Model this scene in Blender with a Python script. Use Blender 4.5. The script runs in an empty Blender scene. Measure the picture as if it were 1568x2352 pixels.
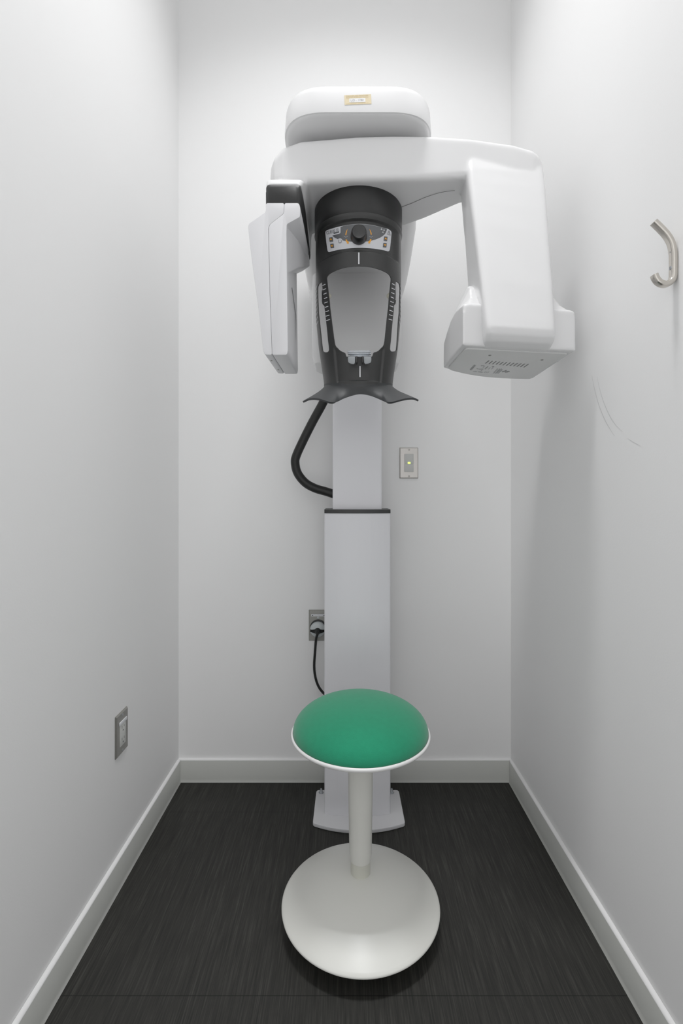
import bpy, bmesh, math, random
from mathutils import Vector, geometry
random.seed(4)
S = bpy.context.scene
COL = S.collection
PI = math.pi
# ------------------------------------------------------------------ camera constants
F = 1110.7          # focal length in pixels of the 1568-wide frame (17 mm on a 24 mm wide sensor)
CX, CY = 794.0, 1128.0
H = 1.07            # camera height

def at(px, py, Y):
    return Vector(((px-CX)*Y/F, Y, H-(py-CY)*Y/F))
def at_z(px, py, z):
    Y = (z-H)*F/(CY-py)
    return Vector(((px-CX)*Y/F, Y, z))
def at_x(px, py, x):
    Y = x*F/(px-CX)
    return Vector((x, Y, H-(py-CY)*Y/F))

# ------------------------------------------------------------------ materials
def mat(name, col, rough=0.5, metal=0.0, spec=0.5, var=0.03, vscale=6.0, bump=0.0, bscale=200.0,
        trans=0.0, emit=None, estr=0.0, coat=0.0, sheen=0.0, stretch=(1, 1, 1), alpha=1.0):
    m = bpy.data.materials.new(name); m.use_nodes = True
    nt = m.node_tree; N = nt.nodes; L = nt.links
    b = N['Principled BSDF']
    tc = N.new('ShaderNodeTexCoord'); mp = N.new('ShaderNodeMapping')
    mp.inputs['Scale'].default_value = stretch
    L.new(tc.outputs['Object'], mp.inputs['Vector'])
    nz = N.new('ShaderNodeTexNoise'); nz.inputs['Scale'].default_value = vscale; nz.inputs['Detail'].default_value = 4
    L.new(mp.outputs['Vector'], nz.inputs['Vector'])
    mx = N.new('ShaderNodeMix'); mx.data_type = 'RGBA'
    c = col if len(col) == 4 else (*col, 1)
    mx.inputs['A'].default_value = tuple(v*(1-var) for v in c[:3])+(1,)
    mx.inputs['B'].default_value = tuple(min(1, v*(1+var)) for v in c[:3])+(1,)
    L.new(nz.outputs['Fac'], mx.inputs['Factor'])
    L.new(mx.outputs['Result'], b.inputs['Base Color'])
    b.inputs['Roughness'].default_value = rough
    b.inputs['Metallic'].default_value = metal
    b.inputs['Specular IOR Level'].default_value = spec
    b.inputs['Transmission Weight'].default_value = trans
    b.inputs['Coat Weight'].default_value = coat
    b.inputs['Sheen Weight'].default_value = sheen
    b.inputs['Alpha'].default_value = alpha
    if emit:
        b.inputs['Emission Color'].default_value = (*emit, 1); b.inputs['Emission Strength'].default_value = estr
    if bump:
        n2 = N.new('ShaderNodeTexNoise'); n2.inputs['Scale'].default_value = bscale; n2.inputs['Detail'].default_value = 3
        L.new(mp.outputs['Vector'], n2.inputs['Vector'])
        bp = N.new('ShaderNodeBump'); bp.inputs['Strength'].default_value = bump; bp.inputs['Distance'].default_value = 0.002
        L.new(n2.outputs['Fac'], bp.inputs['Height']); L.new(bp.outputs['Normal'], b.inputs['Normal'])
    return m

def weave_mat(name, col, rough, scale):
    """moulded black plastic with a fine diagonal texture"""
    m = mat(name, col, rough, var=0.05)
    nt = m.node_tree; N = nt.nodes; L = nt.links; b = N['Principled BSDF']
    tc = N.new('ShaderNodeTexCoord')
    hs = []
    for rot in (0.7, -0.7):
        mp = N.new('ShaderNodeMapping'); mp.inputs['Rotation'].default_value = (0, rot, 0)
        L.new(tc.outputs['Object'], mp.inputs['Vector'])
        w = N.new('ShaderNodeTexWave'); w.inputs['Scale'].default_value = scale; w.bands_direction = 'X'
        L.new(mp.outputs['Vector'], w.inputs['Vector']); hs.append(w)
    a = N.new('ShaderNodeMath'); a.operation = 'MULTIPLY'
    L.new(hs[0].outputs['Fac'], a.inputs[0]); L.new(hs[1].outputs['Fac'], a.inputs[1])
    bp = N.new('ShaderNodeBump'); bp.inputs['Strength'].default_value = 0.35; bp.inputs['Distance'].default_value = 0.0006
    L.new(a.outputs[0], bp.inputs['Height']); L.new(bp.outputs['Normal'], b.inputs['Normal'])
    return m

def floor_mat():
    m = bpy.data.materials.new('dark strand vinyl'); m.use_nodes = True
    nt = m.node_tree; N = nt.nodes; L = nt.links; b = N['Principled BSDF']
    tc = N.new('ShaderNodeTexCoord')
    def noise(sx, sy, detail):
        mp = N.new('ShaderNodeMapping'); mp.inputs['Scale'].default_value = (sx, sy, 1)
        L.new(tc.outputs['Object'], mp.inputs['Vector'])
        nz = N.new('ShaderNodeTexNoise'); nz.inputs['Scale'].default_value = 1.0; nz.inputs['Detail'].default_value = detail
        nz.inputs['Roughness'].default_value = 0.65
        L.new(mp.outputs['Vector'], nz.inputs['Vector']); return nz
    n1 = noise(330, 9, 4); n2 = noise(90, 3, 3); n3 = noise(5, 5, 2)
    a = N.new('ShaderNodeMath'); a.operation = 'MULTIPLY_ADD'; a.inputs[1].default_value = 0.7
    L.new(n1.outputs['Fac'], a.inputs[0])
    a2 = N.new('ShaderNodeMath'); a2.operation = 'MULTIPLY'; a2.inputs[1].default_value = 0.3
    L.new(n2.outputs['Fac'], a2.inputs[0]); L.new(a2.outputs[0], a.inputs[2])
    rp = N.new('ShaderNodeValToRGB')
    rp.color_ramp.elements[0].position = 0.33; rp.color_ramp.elements[0].color = (0.0078, 0.0077, 0.0068, 1)
    rp.color_ramp.elements[1].position = 0.70; rp.color_ramp.elements[1].color = (0.046, 0.0445, 0.040, 1)
    e = rp.color_ramp.elements.new(0.52); e.color = (0.0195, 0.0192, 0.0168, 1)
    L.new(a.outputs[0], rp.inputs['Fac'])
    # tile joints: 0.305 m apart across the room, 0.587 m along it
    sp = N.new('ShaderNodeSeparateXYZ'); L.new(tc.outputs['Object'], sp.inputs[0])
    def joint(sock, off, per, half):
        s = N.new('ShaderNodeMath'); s.operation = 'SUBTRACT'; s.inputs[1].default_value = off
        L.new(sock, s.inputs[0])
        p = N.new('ShaderNodeMath'); p.operation = 'PINGPONG'; p.inputs[1].default_value = per/2
        L.new(s.outputs[0], p.inputs[0])
        lt = N.new('ShaderNodeMath'); lt.operation = 'LESS_THAN'; lt.inputs[1].default_value = half
        L.new(p.outputs[0], lt.inputs[0]); return lt.outputs[0]
    jx = joint(sp.outputs['X'], -0.137, 0.305, 0.00045); jy = joint(sp.outputs['Y'], 1.0254, 0.587, 0.0008)
    jx2 = N.new('ShaderNodeMath'); jx2.operation = 'MULTIPLY'; jx2.inputs[1].default_value = 0.35; L.new(jx, jx2.inputs[0])
    mxj = N.new('ShaderNodeMath'); mxj.operation = 'MAXIMUM'; L.new(jx2.outputs[0], mxj.inputs[0]); L.new(jy, mxj.inputs[1])
    mj = N.new('ShaderNodeMix'); mj.data_type = 'RGBA'; mj.inputs['B'].default_value = (0.003, 0.003, 0.0025, 1)
    L.new(rp.outputs['Color'], mj.inputs['A'])
    fj = N.new('ShaderNodeMath'); fj.operation = 'MULTIPLY'; fj.inputs[1].default_value = 0.85; L.new(mxj.outputs[0], fj.inputs[0])
    L.new(fj.outputs[0], mj.inputs['Factor'])
    L.new(mj.outputs['Result'], b.inputs['Base Color'])
    mr = N.new('ShaderNodeMapRange'); mr.inputs['To Min'].default_value = 0.5; mr.inputs['To Max'].default_value = 0.68
    L.new(n3.outputs['Fac'], mr.inputs['Value']); L.new(mr.outputs['Result'], b.inputs['Roughness'])
    b.inputs['Specular IOR Level'].default_value = 0.25
    bp = N.new('ShaderNodeBump'); bp.inputs['Strength'].default_value = 0.12; bp.inputs['Distance'].default_value = 0.0008
    L.new(n1.outputs['Fac'], bp.inputs['Height']); L.new(bp.outputs['Normal'], b.inputs['Normal'])
    return m

M = dict(
 wall=mat('white wall paint', (0.866, 0.866, 0.866), 0.62, spec=0.25, var=0.012, vscale=1.3, bump=0.06, bscale=260),
 ceil=mat('ceiling paint', (0.82, 0.82, 0.82), 0.8, spec=0.2, var=0.01),
 scuff=mat('scuffed paint', (0.64, 0.645, 0.645), 0.7, var=0.06, vscale=40),
 base=mat('baseboard vinyl', (0.55, 0.56, 0.53), 0.38, spec=0.4, var=0.04, vscale=8),
 floor=floor_mat(),
 plastic=mat('glossy white plastic', (0.75, 0.75, 0.755), 0.27, spec=0.42, var=0.006),
 plastic2=mat('satin white plastic', (0.72, 0.72, 0.74), 0.33, spec=0.4, var=0.008),
 column=mat('white enamelled aluminium', (0.78, 0.78, 0.815), 0.26, spec=0.45, var=0.008),
 grey=mat('light grey plastic', (0.70, 0.705, 0.70), 0.4, var=0.02),
 seam=mat('dark seam', (0.20, 0.20, 0.20), 0.6, var=0.1),
 black=mat('matte black plastic', (0.009, 0.0092, 0.0092), 0.5, spec=0.4, var=0.1, bump=0.03, bscale=900),
 weave=weave_mat('textured black plastic', (0.0155, 0.016, 0.0155), 0.45, 210),
 chin=mat('soft black chin pad', (0.020, 0.022, 0.024), 0.56, spec=0.5, var=0.08, bump=0.05, bscale=700),
 knob=mat('satin black knob', (0.006, 0.006, 0.006), 0.38, spec=0.5, var=0.1),
 bandk=mat('cap black', (0.011, 0.012, 0.012), 0.4, var=0.1),
 rubber=mat('black cable rubber', (0.005, 0.0053, 0.0048), 0.42, spec=0.35, var=0.3, vscale=60, bump=0.15, bscale=300),
 panelw=mat('panel light grey print', (0.62, 0.63, 0.66), 0.35, var=0.02),
 panelg=mat('panel dark grey print', (0.09, 0.094, 0.10), 0.38, var=0.03),
 ink=mat('dark ink', (0.035, 0.038, 0.042), 0.5, var=0.05),
 inkl=mat('grey ink', (0.28, 0.29, 0.29), 0.5, var=0.05),
 orange=mat('orange print', (0.86, 0.36, 0.015), 0.4, var=0.03),
 mark=mat('white printed mark', (0.74, 0.75, 0.78), 0.4, var=0.02),
 pale=mat('pale print', (0.50, 0.51, 0.52), 0.4, var=0.02),
 clear=mat('clear plastic', (0.86, 0.90, 0.94), 0.06, spec=0.6, var=0.01, trans=0.92),
 clear2=mat('frosted clear plastic', (0.36, 0.39, 0.41), 0.22, spec=0.7, var=0.03, trans=0.35),
 pad=mat('beige rubber tip', (0.55, 0.53, 0.44), 0.5, var=0.05),
 steel=mat('brushed stainless steel', (0.52, 0.50, 0.475), 0.34, metal=0.85, var=0.05, vscale=3, stretch=(1, 1, 60), bump=0.04, bscale=60),
 steeld=mat('dark brushed steel', (0.30, 0.295, 0.275), 0.38, metal=0.75, var=0.06, vscale=3, stretch=(1, 1, 60)),
 nickel=mat('satin nickel', (0.60, 0.565, 0.515), 0.26, metal=0.95, var=0.05, vscale=12),
 screw=mat('screw metal', (0.46, 0.48, 0.50), 0.28, metal=0.9, var=0.05),
 switch=mat('grey switch plastic', (0.56, 0.565, 0.55), 0.38, var=0.02),
 recept=mat('receptacle plastic', (0.60, 0.61, 0.585), 0.38, var=0.02),
 led=mat('green indicator', (0.55, 0.85, 0.1), 0.3, emit=(0.62, 0.95, 0.12), estr=1.6),
 plugc=mat('translucent plug cap', (0.56, 0.60, 0.61), 0.22, spec=0.6, var=0.04, trans=0.12),
 sticker=mat('manila sticker', (0.66, 0.555, 0.35), 0.55, var=0.05, vscale=40),
 stickw=mat('sticker white', (0.74, 0.74, 0.74), 0.5, var=0.01),
 brown=mat('brown ink', (0.46, 0.33, 0.12), 0.6, var=0.08),
 inkm=mat('mid grey ink', (0.30, 0.30, 0.31), 0.6, var=0.05),
 fabric=mat('green stool fabric', (0.010, 0.225, 0.112), 0.85, spec=0.15, var=0.10, vscale=90, bump=0.25, bscale=900, sheen=0.25),
 stool=mat('cream white stool plastic', (0.735, 0.735, 0.69), 0.34, spec=0.4, var=0.012),
 stoolw=mat('white stool shell', (0.80, 0.80, 0.795), 0.3, spec=0.4, var=0.01),
 collar=mat('cream bushing', (0.62, 0.62, 0.545), 0.3, spec=0.5, var=0.02),
)

# ------------------------------------------------------------------ mesh helpers
class MB:
    def __init__(s): s.v, s.f, s.m = [], [], []
    def add(s, v, f, mi=0):
        o = len(s.v); s.v += [tuple(p) for p in v]
        for q in f: s.f.append(tuple(i+o for i in q)); s.m.append(mi)
        return s
    def loft(s, rings, caps=True, mi=0, closed=True):
        n = len(rings[0]); v = [p for r in rings for p in r]; f = []
        for i in range(len(rings)-1):
            for j in range(n if closed else n-1):
                k = (j+1) % n
                f.append((i*n+j, i*n+k, (i+1)*n+k, (i+1)*n+j))
        if caps and closed:
            f.append(tuple(reversed(range(n)))); f.append(tuple((len(rings)-1)*n+j for j in range(n)))
        return s.add(v, f, mi)
    def lathe(s, prof, c=(0, 0, 0), seg=48, mi=0, axis='z'):
        rings = []
        for r, z in prof:
            ring = []
            for k in range(seg):
                a = 2*PI*k/seg; x, y = r*math.cos(a), r*math.sin(a)
                p = (x, y, z) if axis == 'z' else ((x, z, y) if axis == 'y' else (z, x, y))
                ring.append((c[0]+p[0], c[1]+p[1], c[2]+p[2]))
            rings.append(ring)
        return s.loft(rings, True, mi)
    def tube(s, pts, r, seg=16, mi=0):
        rr = r if isinstance(r, (list, tuple)) else [r]*len(pts)
        pts = [Vector(p) for p in pts]; rings = []
        up = Vector((0, 0, 1)); prev = None
        for i, p in enumerate(pts):
            t = (pts[min(i+1, len(pts)-1)]-pts[max(i-1, 0)]).normalized()
            if prev is None:
                a = up if abs(t.z) < 0.9 else Vector((1, 0, 0)); n = t.cross(a).normalized()
            else:
                n = (prev-t*prev.dot(t)).normalized()
            prev = n; b = t.cross(n)
            rings.append([p+n*rr[i]*math.cos(2*PI*k/seg)+b*rr[i]*math.sin(2*PI*k/seg) for k in range(seg)])
        return s.loft(rings, True, mi)
    def box(s, lo, hi, mi=0):
        x0, y0, z0 = lo; x1, y1, z1 = hi
        v = [(x0,y0,z0),(x1,y0,z0),(x1,y1,z0),(x0,y1,z0),(x0,y0,z1),(x1,y0,z1),(x1,y1,z1),(x0,y1,z1)]
        return s.add(v, [(0,3,2,1),(4,5,6,7),(0,1,5,4),(1,2,6,5),(2,3,7,6),(3,0,4,7)], mi)
    def build(s, name, mats, parent=None, smooth=True, angle=35, bevel=0.0, bseg=3, weld=True):
        me = bpy.data.meshes.new(name)
        me.from_pydata([tuple(p) for p in s.v], [], s.f)
        if not isinstance(mats, (list, tuple)): mats = [mats]
        for m in mats: me.materials.append(m)
        for p, mi in zip(me.polygons, s.m): p.material_index = mi
        bm = bmesh.new(); bm.from_mesh(me)
        if weld: bmesh.ops.remove_doubles(bm, verts=bm.verts, dist=1e-6)
        bmesh.ops.recalc_face_normals(bm, faces=bm.faces)
        if bevel:
            es = [e for e in bm.edges if len(e.link_faces) == 2 and e.calc_face_angle(0) > math.radians(28)]
            bmesh.ops.bevel(bm, geom=es, offset=bevel, segments=bseg, profile=0.5, affect='EDGES', clamp_overlap=True)
        bm.to_mesh(me); bm.free()
        return link(name, me, parent, smooth, angle)

def link(name, me, parent=None, smooth=True, angle=35):
    if smooth:
        for p in me.polygons: p.use_smooth = True
        me.set_sharp_from_angle(angle=math.radians(angle))
    o = bpy.data.objects.new(name, me); COL.objects.link(o)
    if parent is not None:
        o.parent = parent
        o.matrix_parent_inverse = world(parent).inverted()
    return o
def world(o):
    from mathutils import Matrix
    m = Matrix.LocRotScale(o.location, o.rotation_euler, o.scale)
    if o.parent: m = world(o.parent) @ o.matrix_parent_inverse @ m
    return m
def bake(o, mods):
    """apply modifiers now, keep plain mesh data"""
    for typ, kw in mods:
        m = o.modifiers.new(typ, typ)
        for k, v in kw.items(): setattr(m, k, v)
    dg = bpy.context.evaluated_depsgraph_get(); dg.update()
    me = bpy.data.meshes.new_from_object(o.evaluated_get(dg))
    o.modifiers.clear(); old = o.data; o.data = me; me.name = o.name; bpy.data.meshes.remove(old)
    return o
def thing(name, label, cat, loc, group=None):
    o = bpy.data.objects.new(name, None); COL.objects.link(o); o.location = loc
    o.empty_display_size = 0.05
    return tag(o, label, cat, group)
def tag(o, label, cat, group=None):
    o['label'] = label; o['category'] = cat
    if group: o['group'] = group
    return o
def struct(o): o['kind'] = 'structure'; return o
def rrect(cx, cy, hw, hh, r, n=5):
    pts = []
    for sx, sy, a0 in ((1,1,0),(-1,1,90),(-1,-1,180),(1,-1,270)):
        for k in range(n+1):
            a = math.radians(a0+90*k/n)
            pts.append((cx+sx*(hw-r)+r*math.cos(a), cy+sy*(hh-r)+r*math.sin(a)))
    return pts
def round_poly(pts, r, n=5):
    out = []; m = len(pts); P = [Vector(p) for p in pts]
    rs = r if isinstance(r, (list, tuple)) else [r]*m
    for i in range(m):
        p, a, b = P[i], P[i-1], P[(i+1) % m]
        da, db = (a-p), (b-p); d = min(rs[i], da.length*0.48, db.length*0.48)
        s, e = p+da.normalized()*d, p+db.normalized()*d
        for k in range(n+1):
            t = k/n; out.append(tuple(s*(1-t)**2+p*2*t*(1-t)+e*t*t))
    return out
def bez(pts, n=12):
    """Catmull-Rom through points"""
    P = [Vector(p) for p in pts]; out = []
    for i in range(len(P)-1):
        a, b, c, d = P[max(i-1,0)], P[i], P[i+1], P[min(i+2,len(P)-1)]
        for k in range(n):
            t = k/n
            out.append(0.5*((2*b)+(c-a)*t+(2*a-5*b+4*c-d)*t*t+(3*b-a-3*c+d)*t**3))
    out.append(P[-1]); return out
def interp(x, tab):
    if x <= tab[0][0]: return tab[0][1]
    for (a, va), (b, vb) in zip(tab, tab[1:]):
        if x <= b:
            t = (x-a)/(b-a); return va+(vb-va)*t
    return tab[-1][1]
def sstep(a, b, x):
    t = max(0.0, min(1.0, (x-a)/(b-a))); return t*t*(3-2*t)
def text2d(s, size=1.0, bold=0.0):
    cu = bpy.data.curves.new('t', 'FONT'); cu.body = s; cu.size = size; cu.align_x = 'CENTER'; cu.align_y = 'CENTER'
    cu.offset = bold; cu.resolution_u = 3
    o = bpy.data.objects.new('t', cu); COL.objects.link(o)
    dg = bpy.context.evaluated_depsgraph_get(); dg.update()
    me = o.evaluated_get(dg).to_mesh()
    v = [(p.co.x, p.co.y) for p in me.vertices]; f = [tuple(p.vertices) for p in me.polygons]
    o.evaluated_get(dg).to_mesh_clear(); bpy.data.objects.remove(o); bpy.data.curves.remove(cu)
    return v, f
def fit_text(s, w, h):
    """text mesh scaled to exactly w x h, centred on the origin"""
    v, f = text2d(s)
    x0, x1 = min(p[0] for p in v), max(p[0] for p in v); y0, y1 = min(p[1] for p in v), max(p[1] for p in v)
    return [((p[0]-(x0+x1)/2)*w/(x1-x0), (p[1]-(y0+y1)/2)*h/(y1-y0)) for p in v], f
def fill(outline, holes=(), step=None, extra=()):
    """2-D triangulation with holes and an interior grid -> verts, faces"""
    v = []; e = []
    for loop in [outline]+list(holes):
        o = len(v); n = len(loop); v += [Vector(p) for p in loop]
        e += [(o+i, o+(i+1) % n) for i in range(n)]
    if step:
        sx, sy = step if isinstance(step, tuple) else (step, step)
        xs = [p[0] for p in outline]; ys = [p[1] for p in outline]
        nx = int((max(xs)-min(xs))/sx); ny = int((max(ys)-min(ys))/sy)
        for i in range(1, nx):
            for j in range(1, ny):
                v.append(Vector((min(xs)+i*sx+(sx*0.5 if j % 2 else 0)*0.999, min(ys)+j*sy)))
    v += [Vector(p) for p in extra]
    r = geometry.delaunay_2d_cdt(v, e, [], 0, 1e-9)
    def inside(p, loop):
        c = False; n = len(loop)
        for i in range(n):
            (x0, y0), (x1, y1) = loop[i-1], loop[i]
            if (y0 > p[1]) != (y1 > p[1]) and p[0] < (x1-x0)*(p[1]-y0)/(y1-y0)+x0: c = not c
        return c
    fs = []
    for q in r[2]:
        c = [sum(r[0][i][k] for i in q)/len(q) for k in (0, 1)]
        if inside(c, outline) and not any(inside(c, h) for h in holes): fs.append(tuple(q))
    used = sorted({i for q in fs for i in q}); mp = {k: j for j, k in enumerate(used)}
    return [tuple(r[0][i]) for i in used], [tuple(mp[i] for i in q) for q in fs]
def dens(loop, d):
    out = []
    for i in range(len(loop)):
        a, b = Vector(loop[i]), Vector(loop[(i+1) % len(loop)])
        n = max(1, int((b-a).length/d))
        out += [tuple(a+(b-a)*k/n) for k in range(n)]
    return out
def screw_head(mb, c, axis, r=0.004, t=0.0015, mi=0, slot=1, sm=(0, 0, 1)):
    ax = {'-y': (0,-1,0), '+x': (1,0,0), '-x': (-1,0,0), '-z': (0,0,-1), 'z': (0,0,1)}[axis]
    ax = Vector(ax); a = ax.orthogonal().normalized(); b = ax.cross(a); c = Vector(c)
    rings = []
    for rr, h in ((r, 0), (r, t*0.5), (r*0.8, t), (r*0.01, t*1.05)):
        rings.append([c+ax*h+a*rr*math.cos(2*PI*k/16)+b*rr*math.sin(2*PI*k/16) for k in range(16)])
    mb.loft(rings, True, mi)
    u = Vector(sm).normalized(); w = ax.cross(u).normalized()
    q = [c+ax*t*1.12+u*r*0.7*i+w*r*0.14*j for i, j in ((-1,-1),(1,-1),(1,1),(-1,1))]
    mb.add(q, [(0,1,2,3)], slot)

# ================================================================== ROOM
XL, XR, YB, YF, ZC = -0.617, 0.609, 1.785, -0.75, 3.40
def slab(name, lo, hi, m):
    return struct(MB().box(lo, hi).build(name, m, smooth=False))
slab('floor', (XL-0.1, YF, -0.05), (XR+0.1, YB+0.1, 0), M['floor'])
slab('ceiling', (XL-0.1, YF, ZC), (XR+0.1, YB+0.1, ZC+0.05), M['ceil'])
slab('wall_back', (XL-0.1, YB, 0), (XR+0.1, YB+0.1, ZC), M['wall'])
slab('wall_left', (XL-0.1, YF, 0), (XL, YB, ZC), M['wall'])
wr = slab('wall_right', (XR, YF, 0), (XR+0.1, YB, ZC), M['wall'])
# coved base with a rounded top edge
def baseboard(name, p0, p1, nrm):
    t, hb = 0.010, 0.0865
    prof = [(0.0005, 0.001), (t+0.0025, 0.001), (t+0.001, 0.006), (t, 0.014), (t, hb-0.0055), (t-0.0012, hb-0.003), (t-0.0045, hb-0.0008), (t-0.008, hb), (0.0005, hb)]
    rings = []
    for p in (p0, p1):
        rings.append([(p[0]+nrm[0]*d, p[1]+nrm[1]*d, z) for d, z in prof])
    o = struct(MB().loft(rings).build(name, [M['base'], M['wall']], angle=50))
    for p in o.data.polygons:
        if p.center.z > hb-0.005 and p.normal.z > 0.1: p.material_index = 1
    return o
baseboard('baseboard_back', (XL+0.001, YB), (XR-0.001, YB), (0, -1))
baseboard('baseboard_left', (XL, YF), (XL, YB-0.0125), (1, 0))
baseboard('baseboard_right', (XR, YF), (XR, YB-0.0125), (-1, 0))
# faint rub marks on the right wall
mb = MB()
arcs = [[(1358.7,862),(1363,885),(1369.5,912),(1376,934),(1385,956.5),(1393,973),(1401.4,987),(1411,1002)],
        [(1371,865),(1375,887),(1381,909),(1386,924),(1392.5,940),(1399,954),(1406.5,966.7),(1417,980),(1429.5,992)],
        [(1441,1007),(1455,1016),(1470,1024)]]
for arc, w in zip(arcs, (0.0011, 0.0010, 0.0006)):
    c = bez([at_x(px, py, XR-0.0004) for px, py in arc], 6); n = len(c); v = []
    for i, p in enumerate(c):
        ww = w*math.sin(PI*(0.04+0.92*i/(n-1)))**0.7
        t = (c[min(i+1,n-1)]-c[max(i-1,0)]).normalized(); q = Vector((1,0,0)).cross(t)
        v += [p+q*ww, p-q*ww]
    mb.add(v, [(2*i, 2*i+1, 2*i+3, 2*i+2) for i in range(n-1)])
mb.build('scuff_marks', M['scuff'], wr, weld=False)

# ================================================================== X-RAY MACHINE
AX, AY = 0.036, 1.345          # axis of the head support / column centre line
xm = thing('panoramic_xray_machine', 'white floor-standing dental panoramic x-ray machine with black chin rest against the back wall',
           'x-ray machine', (AX, 1.62, 0))
# --- base plate
front = [(-0.1055+0.2945*k/12, 1.542-0.034*(1-((k-6)/6)**2)) for k in range(13)]
plan = round_poly([(-0.104, 1.712)]+front+[(0.187, 1.712)], [0.012]+[0.008]+[0.002]*11+[0.008]+[0.012], 4)
mb = MB().loft([[(x, y, z) for x, y in plan] for z in (0.0005, 0.0125)])
bp = mb.build('base_plate', M['plastic2'], xm, bevel=0.0022)
for x, y in ((-0.0865, 1.695), (0.1605, 1.695)):
    b = MB(); b.lathe([(0.009, 0.013), (0.009, 0.0145), (0.006, 0.0146), (0.006, 0.021), (0.0035, 0.0215), (0.0035, 0.027), (0.0005, 0.0275)], (x, y, 0), 6)
    b.build('anchor_bolt', M['screw'], bp, smooth=False)
# --- columns
def column(name, half, y0, y1, z0, z1, bulge, m, r=0.006):
    fr = [(AX+0.002-half+2*half*k/10, y0+bulge*((k-5)/5)**2) for k in range(11)]
    pl = round_poly([(AX+0.002-half, y1)]+fr+[(AX+0.002+half, y1)], [0.004]+[r]+[0.001]*9+[r]+[0.004], 4)
    return MB().loft([[(x, y, z) for x, y in pl] for z in (z0, z1)]).build(name, m, xm, angle=40)
column('lower_column', 0.1085, 1.572, 1.708, 0.0127, 0.997, 0.012, M['column'])
column('column_cap', 0.1088, 1.570, 1.71, 0.9972, 1.0095, 0.012, M['bandk'])
column('upper_column', 0.082, 1.612, 1.70, 1.0097, 1.93, 0.0, M['column'], 0.004)
# shallow bright rails on the upper column's front are part of its extrusion
# --- wall bracket behind the column
MB().box((AX-0.05, 1.70, 1.05), (AX+0.05, YB-0.001, 1.25)).build('wall_bracket', M['plastic2'], xm, bevel=0.004)
# --- carriage: tapered back piece and the long narrow cover in front of the column
def carriage():
    rows = [(1.975, 0.188), (1.90, 0.186), (1.80, 0.170), (1.728, 0.156), (1.705, 0.148), (1.690, 0.135)]
    rings = []
    for z, hw in rows:
        rings.append([(x, y, z) for x, y in rrect(AX-0.001, 1.575, hw, 0.075, 0.028, 6)])
    return MB().loft(rings).build('carriage', M['plastic'], xm, angle=50, bevel=0)
carriage()
rings = []
for z, hw, dy in ((1.745, 0.137, 0.0), (1.739, 0.1395, -0.003), (1.55, 0.1395, -0.003), (1.487, 0.138, -0.003), (1.468, 0.131, 0.0), (1.461, 0.118, 0.006)):
    rings.append([(x, y, z) for x, y in rrect(AX-0.002, 1.560+dy/2, hw, 0.0655-dy/2, 0.02, 6)])
MB().loft(rings).build('carriage_cover', M['plastic'], xm, angle=40)
# --- top housing (stadium box with a parting line low on its face)
def sq(cx, y0, y1, hw, rf, rb, n=14):
    return round_poly([(cx-hw, y1), (cx-hw, y0), (cx+hw, y0), (cx+hw, y1)], [rb, rf, rf, rb], n)
rings = []
def lev(z, ins, dx=0):
    rings.append([(x, y, z) for x, y in sq(AX-0.0048, 1.158+ins, 1.66-ins, 0.1895-ins, 0.108-ins*0.6, 0.03)])
for z, ins in ((1.9742, 0.012), (1.9748, 0.007), (1.9765, 0.004), (1.9772, 0.0038), (1.9774, 0.0005), (1.985, 0.0), (2.030, 0.003), (2.041, 0.0058), (2.0475, 0.0105), (2.0507, 0.018), (2.052, 0.030)):
    lev(z, ins)
th = MB().loft(rings).build('top_housing', M['plastic'], xm, angle=30)
# sticker on its face
sx, sz = 0.0287, 2.0085
def onface(u, v, off):      # u,v metres from the sticker centre; face leans back slightly
    z = sz+v; ins = 0.003*(z-1.985)/0.045
    return (sx+u, 1.158+ins-off, z)
mb = MB()
def face_quad(u0, v0, u1, v1, off, mi, rot=0.045):
    c, s_ = math.cos(rot), math.sin(rot)
    mb.add([onface(u*c-v*s_, u*s_+v*c, off) for u, v in ((u0,v0),(u1,v0),(u1,v1),(u0,v1))], [(0,1,2,3)], mi)
def face_text(t, u, v, w, h, off, mi, rot=0.045):
    tv, tf = fit_text(t, w, h); c, s_ = math.cos(rot), math.sin(rot)
    mb.add([onface((a+u)*c-(b+v)*s_, (a+u)*s_+(b+v)*c, off) for a, b in tv], tf, mi)
face_quad(-0.0322, -0.0122, 0.0322, 0.0122, 0.0006, 0)
face_quad(-0.0205, -0.0068, 0.0180, 0.0032, 0.0009, 1)
face_text('CANCERCARE MANITOBA', -0.001, 0.0094, 0.053, 0.0034, 0.0010, 2)
face_text('Radiation Protection Section', -0.001, 0.0052, 0.053, 0.0022, 0.0010, 2)
face_text('UO - 1780', -0.002, -0.0018, 0.031, 0.0052, 0.0012, 3)
face_text('X-RAY EQUIPMENT REGISTRATION NO.', -0.001, -0.0098, 0.054, 0.0021, 0.0010, 2)
st = mb.build('registration_sticker', [M['sticker'], M['stickw'], M['brown'], M['inkm']], th, smooth=False, weld=False)
st['label'] = 'tan sticker reading UO-1780'

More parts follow.
